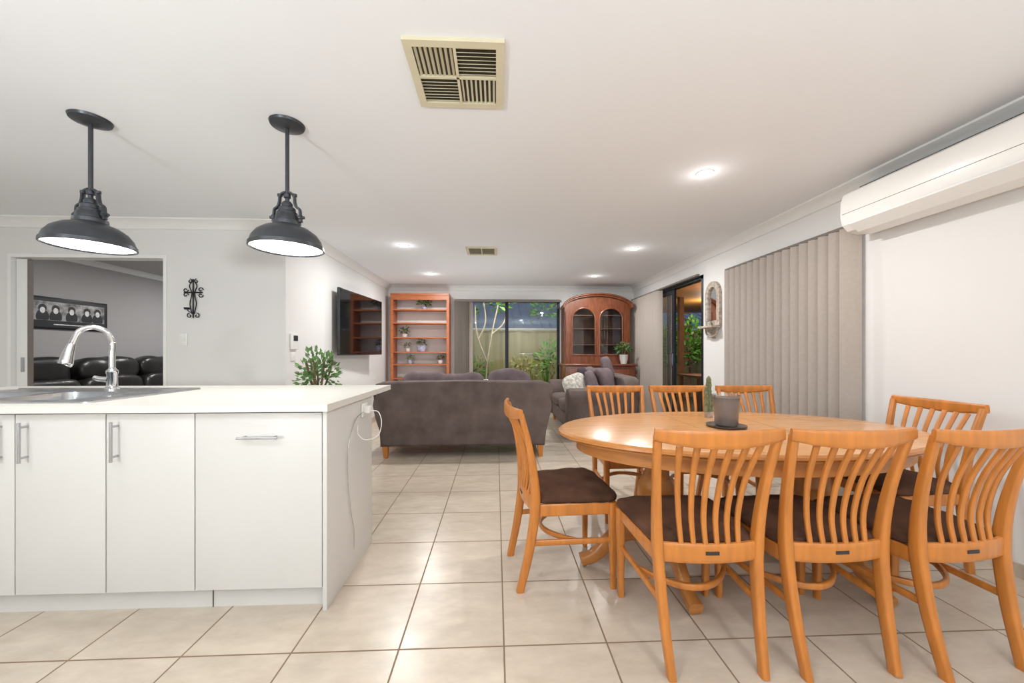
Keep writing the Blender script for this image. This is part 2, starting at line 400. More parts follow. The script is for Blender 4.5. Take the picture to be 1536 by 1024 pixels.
def bar(name,p0,p1,off,parent):
    bm=bmesh.new(); p0=Vector(p0);p1=Vector(p1); o=Vector(off)
    addsweep(bm,[p0+o,p1+o],.006,sub=1,n=12,side=(0,1,0) if abs((p1-p0).y)<.01 else (1,0,0))
    dd=(p1-p0)
    for f in (.12,.88):
        q=p0+dd*f; addsweep(bm,[q,q+o],.005,sub=1,n=10,side=(1,0,0))
    return fin(name,bm,m_steel,parent,ang=50)
bar('door_handle',(-2.055,1.744,.69),(-2.055,1.744,.865),(0,-.032,0),isl)
bar('door_handle',(-2.165,1.744,.69),(-2.165,1.744,.865),(0,-.032,0),isl)
bar('door_handle',(-1.675,1.744,.69),(-1.675,1.744,.865),(0,-.032,0),isl)
bar('drawer_handle',(-1.145,1.744,.79),(-.97,1.744,.79),(0,-.032,0),isl)
ol=empty('power_outlet')
boxmm('plate',(-.765,2.17,.80),(-.757,2.26,.875),m_plastic,ol,.003)
boxmm('charger_plug',(-.757,2.19,.82),(-.725,2.235,.86),m_plastic,ol,.006)
sweep('white_cable',[(-.73,2.22,.83),(-.69,2.24,.82),(-.665,2.22,.76),(-.68,2.2,.69),(-.73,2.14,.68),(-.755,2.10,.72),(-.75,2.08,.77)],.0025,None,m_plastic,ol,sub=8,n=8)
sweep('thin_cable',[(-.757,2.18,.83),(-.757,2.06,.80),(-.759,1.97,.68),(-.759,1.97,.5),(-.759,2.01,.33),(-.759,2.05,.22),(-.759,2.05,.12)],.0018,None,m_steel,ol,sub=8,n=6)
sk=empty('kitchen_sink')
h1=rrect(-2.91,1.87,-2.50,2.27,.05); h2=rrect(-2.44,1.87,-2.03,2.27,.05)
holed('rim',rrect(-2.96,1.80,-1.85,2.47,.04),[h1,h2],'XY',zt+.0005,zt+.006,m_steel2,sk)
for hp in (h1,h2):
    bm=bmesh.new(); cxx=sum(p[0] for p in hp)/len(hp); cyy=sum(p[1] for p in hp)/len(hp)
    T=[bm.verts.new((u,v,zt+.005)) for u,v in hp]; B=[bm.verts.new((cxx+(u-cxx)*.93,cyy+(v-cyy)*.93,zt-.17)) for u,v in hp]
    for i in range(len(T)): bm.faces.new((T[i],T[(i+1)%len(T)],B[(i+1)%len(T)],B[i]))
    bm.faces.new(B); fin('bowl',bm,m_steel2,sk)
bm=bmesh.new()
for i in range(6): addbox(bm,(-1.94,1.93+i*.055,zt+.0075),(.10,.008,.003))
fin('drainer_ribs',bm,m_steel2,sk)
bm=bmesh.new(); addsweep(bm,[(-1.865,1.82,zt+.007),(-1.865,2.45,zt+.007),(-2.94,2.45,zt+.007)],.006,.004,sub=1,n=8); fin('rim_lip',bm,m_steel2,sk)
tp=empty('kitchen_tap',(-2.33,2.39,zt+.0065))
lathe('base',[(0,0),(.034,0),(.034,.012),(.026,.02),(.024,.09),(.028,.10),(.028,.115),(.018,.125),(.013,.14),(0,.14)],m_chrome,tp)
sweep('gooseneck',[(0,0,.12),(0,0,.22),(0,0,.29),(-.015,-.02,.35),(-.06,-.05,.375),(-.105,-.08,.35),(-.125,-.095,.29),(-.135,-.10,.25)],.0155,None,m_chrome,tp,sub=8,n=14,side=(0,1,0))
sweep('spray_head',[(-.13,-.097,.275),(-.14,-.103,.23),(-.15,-.11,.165),(-.152,-.112,.155)],[.018,.024,.032,.028],None,m_chrome,tp,sub=6,n=16,side=(0,1,0))
sweep('lever',[(-.02,-.005,.06),(-.06,-.015,.065),(-.085,-.02,.075)],[.018,.016,.013],None,m_chrome,tp,sub=6,n=12,side=(0,1,0))
# ---------------------------------------------------------------- pendants
def pendant(x,y):
    p=empty('pendant_lamp',(x,y,0))
    lathe('canopy',[(0,H-.03),(.03,H-.03),(.05,H-.024),(.085,H-.014),(.09,H-.001),(0,H-.001)],m_pend,p)
    lathe('rod',[(.0105,H-.02),(.0105,2.06),(.018,2.055),(.018,2.035),(.011,2.03),(.011,2.0)],m_pend,p,n=16)
    for s in (-1,1):
        sweep('yoke',[(s*.008,0,2.065),(s*.022,0,2.06),(s*.038,0,2.045),(s*.042,0,2.01),(s*.05,0,1.985),(s*.068,0,1.97),(s*.072,0,1.94),(s*.076,0,1.90)],.007,.012,m_pend,p,sub=5,n=8,side=(1,0,0),e=.6)
        lathe('thumb_screw',[(0,0),(.016,0),(.016,.014),(.008,.016),(.008,.028),(0,.028)],m_pend,p,loc=(s*.066,0,1.925),rot=(0,s*PI/2,0),n=14)
        lathe('hook',[(0,0),(.013,.002),(.013,.016),(0,.018)],m_pend,p,loc=(s*.04,0,2.04),n=12)
    lathe('socket',[(0,2.015),(.02,2.012),(.028,2.0),(.028,1.985),(.042,1.975),(.044,1.955),(.052,1.95),(.052,1.938),(.058,1.93),(.06,1.905),(.07,1.90),(.072,1.885),(.07,1.872),(0,1.87)],m_pend,p)
    lathe('shade',[(.066,1.882),(.08,1.872),(.115,1.858),(.15,1.832),(.172,1.80),(.181,1.772),(.187,1.766),(.188,1.748),(.181,1.746),(.176,1.765),(.165,1.79),(.145,1.82),(.11,1.848),(.06,1.868)],m_pend,p,n=48)
    lathe('diffuser',[(0,1.752),(.1,1.753),(.178,1.755),(.178,1.765),(0,1.766)],m_lampin,p,n=40)
pendant(-1.17,2.165); pendant(-2.226,2.167)
# ---------------------------------------------------------------- ceiling vents / downlights
def vent(name,x0,y0,x1,y1,quad=True):
    e=empty(name); z0=H-.016
    fw=.035
    boxes('frame',[((x0,y0,z0),(x1,y0+fw,H)),((x0,y1-fw,z0),(x1,y1,H)),((x0,y0+fw,z0),(x0+fw,y1-fw,H)),((x1-fw,y0+fw,z0),(x1,y1-fw,H))],m_vent,e)
    boxmm('backing',(x0+fw,y0+fw,H-.003),(x1-fw,y1-fw,H-.001),m_ventd,e)
    bm=bmesh.new(); ix0,ix1,iy0,iy1=x0+fw,x1-fw,y0+fw,y1-fw; mx=(ix0+ix1)/2; my=(iy0+iy1)/2
    if quad:
        addbox(bm,(mx,my,z0+.006),(.012,iy1-iy0,.012)); addbox(bm,(mx,my,z0+.006),(ix1-ix0,.012,.012))
        for qx,(a,b) in enumerate(((ix0,mx-.006),(mx+.006,ix1))):
            for qy,(c,d_) in enumerate(((iy0,my-.006),(my+.006,iy1))):
                n=8
                hor=(qx+qy)%2==1
                for i in range(n):
                    t=(i+.5)/n
                    if hor:
                        R_=Matrix.Rotation(.75,3,'X'); addbox(bm,((a+b)/2,c+(d_-c)*t,z0+.008),(b-a,.0105 if qy else .0125,.0018),R_)
                    else:
                        R_=Matrix.Rotation(-.75 if qx==0 else .75,3,'Y'); addbox(bm,(a+(b-a)*t,(c+d_)/2,z0+.008),(.0125,d_-c,.0018),R_)
    else:
        addbox(bm,(mx,my,z0+.006),(.012,iy1-iy0,.012))
        for i in range(9):
            R_=Matrix.Rotation(.5,3,'X'); addbox(bm,(mx,iy0+(iy1-iy0)*(i+.5)/9,z0+.008),(ix1-ix0,.016,.002),R_)
    fin('louvres',bm,m_vent,e)
vent('ceiling_vent',-.385,1.54,.035,1.96)
vent('ceiling_vent',-.37,4.58,.015,4.93,False)
def downlight(x,y,P=15,z=H,halo=0):
    e=empty('downlight',(x,y,0))
    lathe('trim_ring',[(.047,z-.001),(.060,z-.001),(.060,z-.005),(.052,z-.008),(.047,z-.004)],m_plastic,e,n=28)
    lathe('lens',[(0,z-.003),(.047,z-.003),(.047,z-.001),(0,z-.001)],m_down,e,n=24)
    l=bpy.data.lights.new('bulb','AREA'); l.shape='DISK'; l.size=.09; l.energy=P; l.color=(1,.99,.98)
    o=bpy.data.objects.new('bulb',l); o.location=(0,0,z-.012); o.parent=e; S.collection.objects.link(o)
    if halo:
        l=bpy.data.lights.new('halo_fill','POINT'); l.energy=halo; l.shadow_soft_size=.03; l.color=(1,.99,.98)  # extra point light added below the fitting to make its ceiling halo
        o=bpy.data.objects.new('halo_fill',l); o.location=(0,0,z-.09); o.parent=e; S.collection.objects.link(o)
DL=[(1.49,2.63),(-1.10,4.57),(1.70,4.59),(-1.07,6.22),(1.65,6.27)]
for x,y in DL: downlight(x,y,21,halo=.6)
for x,y in [(-.9,.2),(1.0,-.1),(-2.6,.3),(-.9,-1.5),(1.2,-1.6),(-4.2,1.8)]: downlight(x,y,8)
downlight(-4.0,5.0,24,H-.02); downlight(-4.3,6.5,24,H-.02)
# ---------------------------------------------------------------- wall things
cr=empty('wall_cross_candle_holder',(-2.94,YP-.012,1.69))
def curl(bm,cx,cz,r,a0,turns,sg=1):
    pts=[]
    for k in range(14):
        t=k/13; a=a0+sg*turns*2*PI*t; rr=r*(1-.75*t); pts.append((cx+rr*math.cos(a),0,cz+rr*math.sin(a)))
    addsweep(bm,pts,.0045,sub=2,n=6,side=(0,1,0))
bm=bmesh.new()
addsweep(bm,[(0,0,-.19),(0,0,.19)],.006,sub=1,n=8,side=(0,1,0)); addsweep(bm,[(-.085,0,.06),(.085,0,.06)],.006,sub=1,n=8,side=(0,1,0))
for sx_ in (-1,1):
    addsweep(bm,[(sx_*.01,0,-.15),(sx_*.03,0,-.05),(sx_*.012,0,.05),(sx_*.035,0,.12),(sx_*.01,0,.17)],.0045,sub=5,n=6,side=(0,1,0))
    curl(bm,sx_*.07,.085,.025,0,1,sx_); curl(bm,sx_*.07,.035,.025,0,1,-sx_); curl(bm,sx_*.03,.17,.022,PI/2,1,sx_); curl(bm,sx_*.035,-.165,.025,PI/2,1,-sx_)
fin('scrollwork',bm,m_black,cr)
lathe('cup',[(0,0),(.02,0),(.026,.02),(.023,.02),(.0,.006)],m_black,cr,loc=(-.035,-.03,-.11),n=16)
sweep('cup_arm',[(0,0,-.14),(-.02,-.02,-.13),(-.035,-.03,-.11)],.004,None,m_black,cr,n=6)
sw=empty('light_switch'); boxmm('plate',(-3.075,YP-.009,1.235),(-3.0,YP,1.35),m_plastic,sw,.002); boxmm('rocker',(-3.047,YP-.013,1.27),(-3.028,YP-.009,1.315),m_plastic,sw,.001)
th=empty('intercom_panel'); boxmm('body',(XL,3.88,1.20),(XL+.025,4.0,1.36),m_plastic,th,.005); boxmm('display',(XL+.025,3.90,1.285),(XL+.028,3.98,1.34),m_dark,th); boxmm('lower_switch',(XL,3.89,1.08),(XL+.01,3.97,1.17),m_plastic,th,.002)
tvl=1.42; tv=empty('television',(-1.93,5.53,1.56),math.radians(90)-math.atan2(.10,1.4))
box('body',(0,-.0,0),(tvl,.035,.86),m_dark,tv,.006)
box('screen',(0,-.019,.004),(tvl-.02,.002,.835),m_screen,tv)
box('mount',(0,.045,0),(.35,.05,.3),m_dark,tv,.01)
# ---------------------------------------------------------------- bookshelf
bsf=empty('bookshelf'); bx0,bx1,by0,by1=-1.95,-.87,7.05,7.33
boxes('frame',[((bx0,by0,0),(bx0+.05,by1,2.22)),((bx1-.05,by0,0),(bx1,by1,2.22)),((bx0,by0-.01,2.22),(bx1,by1,2.26)),((bx0+.05,by0,2.14),(bx1-.05,by0+.02,2.22))],m_shelf,bsf)
SZ=[.12,.42,.69,.95,1.18,1.45,1.72,1.97]
boxes('shelves',[((bx0+.05,by0+.01,z-.022),(bx1-.05,by1,z)) for z in SZ],m_shelf,bsf)
def potplant(name,x,y,z,r,h,pr,ll,m_p,m_l,num=60,seed=1,stem=False,lw=.4,droop=.3):
    e=empty(name,(x,y,z))
    lathe('pot',[(0,0),(r*.7,0),(r*.95,h*.5),(r,h*.92),(r*1.06,h),(r*.92,h),(r*.88,h*.85),(0,h*.85)],m_p,e,n=24)
    if stem:
        bm=bmesh.new(); rnd=random.Random(seed)
        for i in range(6):
            a=rnd.random()*6.28; addsweep(bm,[(0,0,h*.7),(math.cos(a)*pr*.2,math.sin(a)*pr*.2,h+pr*.4),(math.cos(a)*pr*.5,math.sin(a)*pr*.5,h+pr*1.1)],[.012,.008,.005],sub=4,n=6)
        fin('stems',bm,m_stem,e)
    foliage('leaves',(0,0,h+pr*.7),(pr,pr,pr*.85),num,ll,ll*lw,m_l,e,seed=seed,droop=droop)
    return e
potplant('shelf_fern',-1.35,7.18,1.971,.055,.05,.11,.07,m_potb,m_leaf,90,3)
potplant('shelf_fern',-1.72,7.18,1.451,.05,.06,.085,.06,m_pot,m_leaf,60,4)
potplant('shelf_fern',-1.40,7.18,1.181,.085,.11,.08,.05,m_potb,m_leaf,70,5)
potplant('shelf_fern',-1.66,7.18,1.181,.045,.06,.06,.05,m_pot,m_leaf,30,6)
potplant('shelf_fern',-1.05,7.18,.951,.05,.07,.06,.05,m_pot,m_leaf,40,7)
potplant('shelf_fern',-1.62,7.18,.951,.05,.07,.06,.05,m_potb,m_leaf2,40,8)
# ---------------------------------------------------------------- hutch
hu=empty('display_hutch'); X0,X1=1.27,2.50; fy=6.93
boxmm('lower_cabinet',(X0-.02,6.72,.08),(X1+.02,7.32,.92),m_mahog,hu,.006)
boxmm('worktop',(X0-.05,6.69,.92),(X1+.05,7.33,.955),m_mahog,hu,.01,3)
boxmm('plinth',(X0,6.74,0),(X1,7.31,.08),m_mahog,hu)
for i in range(3):
    a=X0+.02+i*(X1-X0-.02)/3; b=a+(X1-X0-.08)/3
    boxmm('lower_door',(a,6.708,.13),(b,6.722,.86),m_mahog,hu,.005); boxmm('raised_panel',(a+.06,6.70,.2),(b-.06,6.71,.79),m_mahog,hu,.004)
    lathe('knob',[(0,0),(.012,0),(.014,.012),(0,.02)],m_steel,hu,loc=(b-.03,6.708,.55),rot=(PI/2,0,0),n=12)
out=archpoly(X0,X1,.955,1.98,2.20,24)
hl=archpoly(X0+.14,(X0+X1)/2-.04,1.12,1.78,1.99,16); hr=archpoly((X0+X1)/2+.04,X1-.14,1.12,1.78,1.99,16)
holed('front_frame',out,[hl,hr],'XZ',fy,fy+.025,m_mahog,hu)
prism('back_board',out,'XZ',7.28,7.30,m_mahogd,hu)
boxes('sides',[((X0,fy+.025,.955),(X0+.02,7.28,1.98)),((X1-.02,fy+.025,.955),(X1,7.28,1.98))],m_mahog,hu)
pts=[((X0+X1)/2+((X1-X0)/2+.015)*math.cos(PI*k/20),fy+.13,1.985+.235*math.sin(PI*k/20)) for k in range(21)]
bm=bmesh.new(); addsweep(bm,pts,.19,.022,side=(0,1,0),sub=1,n=12,e=.5); fin('crown_moulding',bm,m_mahog,hu)
pts=[((X0+X1)/2+((X1-X0)/2+.03)*math.cos(PI*k/20),fy-.06,2.0+.245*math.sin(PI*k/20)) for k in range(21)]
bm=bmesh.new(); addsweep(bm,pts,.028,.02,side=(0,1,0),sub=1,n=12); fin('crown_bead',bm,m_mahog,hu)
for hp in (hl,hr):
    bm=bmesh.new(); P=[(u,fy-.004,v) for u,v in hp]; P=P+[P[0],]; addsweep(bm,P,.012,.016,side=(0,1,0),sub=1,n=8); fin('glass_bead',bm,m_mahog,hu)
    prism('glass_door',hp,'XZ',fy+.012,fy+.015,m_glass,hu)
boxes('columns',[((X0+.015,fy-.03,.955),(X0+.085,fy,1.92)),((X1-.085,fy-.03,.955),(X1-.015,fy,1.92))],m_mahog,hu)
boxes('inner_shelves',[((X0+.02,fy+.05,z),(X1-.02,7.28,z+.018)) for z in (1.3,1.6,1.85)],m_mahogd,hu)
potplant('potted_ficus',2.33,6.785,.9555,.075,.17,.13,.075,m_pot,m_leaf,150,11,True)
# ---------------------------------------------------------------- sofas
def sofa(name,loc,rz,W,seatn):
    e=empty(name,loc,rz); hw=W/2
    poly=[(-hw+.03,.13),(hw-.03,.13),(hw-.03,.45),(hw,.60),(hw+.05,.70),(hw+.055,.76),(hw+.02,.82),(hw-.06,.845),(0,.85),(-hw+.06,.845),(-hw-.02,.82),(-hw-.055,.76),(-hw-.05,.70),(-hw,.60),(-hw+.03,.45)]
    prism('back',poly,'XZ',0,.20,m_sofa,e,.045,4,ang=50)
    boxmm('base',(-hw+.04,.1,.12),(hw-.04,.90,.33),m_sofa,e,.03,3)
    for s in (-1,1):
        ap=[(s*(hw-.20),.13),(s*(hw-.02),.13),(s*(hw-.02),.42),(s*(hw+.03),.52),(s*(hw+.06),.60),(s*(hw+.04),.67),(s*(hw-.03),.70),(s*(hw-.13),.69),(s*(hw-.19),.62),(s*(hw-.20),.5)]
        prism('arm',ap,'XZ',.12,.93,m_sofa,e,.04,4,ang=50)
    iw=W-.40; cw=iw/seatn
    for i in range(seatn):
        cx=-iw/2+cw*(i+.5)
        soft('seat_cushion',(cx,.58,.41),(cw-.005,.70,.19),m_sofa,e,n=8,nz=4,amp=.01,seed=i)
        soft('back_cushion',(cx+[.02,-.03,.02][i%3],.32,[.69,.67,.71][i%3]),(cw+.04,.22,.50),m_cush,e,rot=(-.18,[.06,-.05,.04][i%3],0),n=5,nz=4.5,amp=.03,seed=i+3)
    for s in (-1,1):
        for y in (.06,.84):
            sweep('leg',[(s*(hw-.08),y,.0),(s*(hw-.08),y,.135)],[.022,.036],None,m_oak,e,sub=1,n=12,e=.4)
    return e
sf=sofa('sofa',(-.36,4.17,0),0,1.88,3)
sf2=sofa('sofa',(1.86,5.72,0),PI/2,1.75,2)
ce=empty('scatter_cushion',(1.35,5.20,.71)); soft('cover',(0,0,0),(.42,.16,.40),m_cush,ce,rot=(-.35,.25,1.2),n=3.6,nz=3,amp=.02,seed=5)
ce=empty('scatter_cushion',(1.10,5.15,.70)); soft('cover',(0,0,0),(.38,.15,.36),m_cushw,ce,rot=(-.35,-.2,.5),n=3.6,nz=3,amp=.02,seed=6)
ce=empty('scatter_cushion',(1.36,5.75,.73)); soft('cover',(0,0,0),(.44,.16,.42),m_cushd,ce,rot=(-.3,.1,1.4),n=3.6,nz=3,amp=.02,seed=7)
ce=empty('scatter_cushion',(1.62,5.40,.90)); soft('cover',(0,0,0),(.42,.16,.36),m_cush,ce,rot=(-.3,.4,1.2),n=3.6,nz=3,amp=.02,seed=8)
ls=empty('leather_sofa',(XK+.05,5.35,0))
boxmm('base',(.05,-1.25,.05),(.9,1.25,.32),m_leather,ls,.04,3)
for i in range(3):
    y=-.83+i*.83
    soft('back_lower',(.28,y,.62),(.34,.81,.46),m_leather,ls,rot=(0,-.12,0),n=5,amp=.03,seed=i)
    soft('headrest',(.22,y,.93),(.30,.80,.36),m_leather,ls,rot=(0,-.1,0),n=3.5,nz=3,amp=.05,seed=i+9)
    soft('seat_pad',(.6,y,.42),(.7,.82,.26),m_leather,ls,n=6,amp=.02,seed=i+4)
for y in (-1.30,1.30): soft('armrest',(.5,y,.38),(.9,.26,.62),m_leather,ls,n=5,amp=.02,seed=2)
pf=empty('framed_poster',(XK,5.19,1.66))
box('frame',(.012,0,0),(.024,.92,.40),m_black,pf,.004)
box('mat_board',(.026,0,0),(.004,.87,.355),m_dark,pf)
box('print',(.0295,0,.025),(.003,.82,.235),m_paper,pf)
bm=bmesh.new(); bm2=bmesh.new()
for i in range(5):
    y=-.33+i*.165+[.01,-.015,.0,.02,-.01][i]
    for (b_,w_,h_,z_,x_) in ((bm2,.045,.05,.055,.0315),(bm2,.07,.09,-.05,.0315),(bm,.028,.038,.03,.0325)):
        vs=[b_.verts.new((x_,y+w_*math.cos(2*PI*k/16),max(-.09,min(.14,z_+h_*math.sin(2*PI*k/16))))) for k in range(16)]; b_.faces.new(vs)
addbox(bm,(.031,0,-.14),(.002,.4,.012))
fin('faces',bm,m_face,pf); fin('figures',bm2,m_dark,pf)
# ---------------------------------------------------------------- plant on a stand
ps=empty('potted_jade_plant',(-1.50,3.25,0))
lathe('stand',[(0,0),(.17,0),(.17,.02),(.035,.04),(.025,.5),(.04,.56),(.16,.58),(.16,.6),(0,.6)],m_mahog,ps,n=28)
lathe('pot',[(0,.6),(.10,.6),(.13,.72),(.145,.80),(.15,.82),(.13,.82),(.12,.79),(0,.79)],m_pot,ps,n=28)
bm=bmesh.new()
for i in range(9):
    a=i*.7; r=.05+.1*((i*37)%10)/10
    addsweep(bm,[(0,0,.78),(math.cos(a)*r*.5,math.sin(a)*r*.5,.9),(math.cos(a)*r,math.sin(a)*r,1.1)],[.012,.008,.005],sub=4,n=6)
fin('stems',bm,m_stem,ps)
foliage('leaves',(0,0,.98),(.17,.17,.22),270,.052,.032,m_leaf2,ps,seed=21,droop=0,up=.3)
# ---------------------------------------------------------------- mirror sconce
ms=empty('mirror_sconce',(XR,4.58,0))
o1=archpoly(-.155,.155,1.50,1.88,2.05,18); i1=archpoly(-.095,.095,1.56,1.86,1.98,18)
holed('frame',o1,[i1],'YZ',-.035,-.001,m_wash,ms)
prism('mirror',i1,'YZ',-.012,-.008,m_mirror,ms)
boxmm('ledge',(-.13,-.15,1.47),(-.0,.15,1.495),m_wash,ms,.006)
prism('bracket',[(-.001,1.34),(-.001,1.47),(-.10,1.47),(-.09,1.43),(-.04,1.40),(-.02,1.34)],'XZ',-.02,.02,m_wash,ms)
bm=bmesh.new(); addsweep(bm,[(-.04,-.13,1.48),(-.04,-.10,1.39),(-.04,0,1.36),(-.04,.10,1.39),(-.04,.13,1.48)],.012,sub=6,n=8); fin('scroll',bm,m_wash,ms)
lathe('votive',[(0,1.495),(.028,1.495),(.035,1.56),(.03,1.56),(.0,1.51)],m_glass2,ms,loc=(-.07,0,0),n=20)
lathe('candle',[(0,1.50),(.022,1.50),(.022,1.545),(0,1.545)],m_wax,ms,loc=(-.07,0,0),n=16)
# ---------------------------------------------------------------- air conditioner
ac=empty('air_conditioner')
prof=[(XR,2.03),(2.62,2.02),(2.545,2.04),(2.505,2.08),(2.49,2.14),(2.492,2.24),(2.51,2.30),(2.55,2.325),(XR,2.33)]
prism('casing',prof,'XZ',1.42,2.63,m_acp,ac,.012,3,ang=28)
prism('louvre',[(2.64,2.015),(2.56,2.030),(2.505,2.075),(2.486,2.08),(2.484,2.07),(2.552,2.018),(2.638,2.002)],'XZ',1.49,2.55,m_plastic,ac,ang=20)
boxmm('intake_grille',(2.56,1.5,2.328),(2.70,2.55,2.335),m_dark,ac)
boxmm('panel_seam',(2.4895,1.44,2.155),(2.492,2.61,2.158),m_blinde,ac)
# ---------------------------------------------------------------- dining table
TX,TY=1.335,2.05; ta,tb=.987,.57
tb_e=empty('dining_table',(TX,TY,0))
lathe('top',[(0,.752),(.955,.752),(.985,.748),(1.0,.738),(1.0,.728),(.985,.72),(.975,.722),(.97,.71),(0,.71)],m_oaktop,tb_e,n=96,sx=ta,sy=tb,ang=25)
lathe('edge_moulding',[(.986,.7475),(1.001,.7385),(1.003,.728),(.988,.719),(.978,.7215),(.972,.709),(.96,.709)],m_oakedge,tb_e,n=96,sx=ta,sy=tb,ang=25)
lathe('apron',[(.90,.71),(.90,.64),(.87,.64),(.87,.71)],m_oakedge,tb_e,n=72,sx=ta,sy=tb)
boxes('leaf_seam',[((x-.0012,-tb*.955*math.sqrt(1-(x/ta)**2),.751),(x+.0012,tb*.955*math.sqrt(1-(x/ta)**2),.7525)) for x in (-.22,.22)],m_seam,tb_e)
for s in (-1,1):
    px=s*.45
    lathe('pedestal',[(0,.10),(.07,.10),(.085,.14),(.085,.22),(.06,.25),(.055,.27),(.085,.32),(.10,.38),(.095,.44),(.065,.50),(.055,.53),(.075,.55),(.075,.57),(.06,.585),(.085,.60),(.09,.64),(0,.64)],m_oakedge,tb_e,loc=(px,0,0),n=32)
    boxmm('pedestal_block',(px-.14,-.2,.64),(px+.14,.2,.708),m_oakedge,tb_e,.008)
    for dx,dy in ((s,0),(0,1),(0,-1)):
        P=[(px+dx*.03,dy*.03,.19),(px+dx*.14,dy*.14,.20),(px+dx*.24,dy*.24,.15),(px+dx*.34,dy*.34,.06),(px+dx*.42,dy*.42,.033)]
        sweep('claw_foot',P,[.03,.03,.028,.026,.032],[.075,.065,.045,.032,.03],m_oakedge,tb_e,side=(-dy,dx,0),sub=5,n=12,e=.55)
boxmm('stretcher_beam',(-.36,-.03,.13),(.36,.03,.20),m_oakedge,tb_e,.008)
cd=empty('candle_jar',(1.29,2.06,.7525))
lathe('tray',[(0,0),(.075,0),(.10,.004),(.103,.012),(.097,.012),(.075,.008),(0,.008)],m_traym,cd,n=36)
lathe('jar',[(0,.009),(.050,.009),(.060,.02),(.066,.15),(.068,.165),(.063,.165),(.060,.14),(0,.138)],m_candle,cd,n=36)
lathe('wax',[(0,.139),(.059,.139),(.059,.145),(0,.143)],m_wax,cd,n=30)
lathe('glass_lip',[(.066,.15),(.070,.18),(.067,.18),(.063,.15)],m_glass2,cd,n=36)
cc=empty('cactus_ornament',(1.375,2.38,.7525))
lathe('pot',[(0,0),(.024,0),(.028,.035),(.024,.035),(0,.03)],m_wash,cc,n=18)
bm=bmesh.new()
def crossrib(cx,cy,z0,z1,r0,k=7):
    rings=[]; N2=28; n2=max(6,int((z1-z0)/.012))
    for j in range(n2+1):
        t=j/n2; z=z0+(z1-z0)*t; r=r0*(1+.12*math.sin(j*1.9))*math.sqrt(max(.02,1-max(0,(t-.8)/.2)**2))
        rings.append([bm.verts.new((cx+r*(1+.22*math.cos(k*2*PI*i/N2))*math.cos(2*PI*i/N2),cy+r*(1+.22*math.cos(k*2*PI*i/N2))*math.sin(2*PI*i/N2),z)) for i in range(N2)])
    for a,b in zip(rings,rings[1:]):
        for i in range(N2): bm.faces.new((a[i],a[(i+1)%N2],b[(i+1)%N2],b[i]))
    bm.faces.new(rings[-1])
crossrib(0,0,.03,.265,.014); crossrib(.02,.004,.03,.15,.009); crossrib(-.02,-.004,.03,.20,.010)
fin('stems',bm,m_cactus,cc)
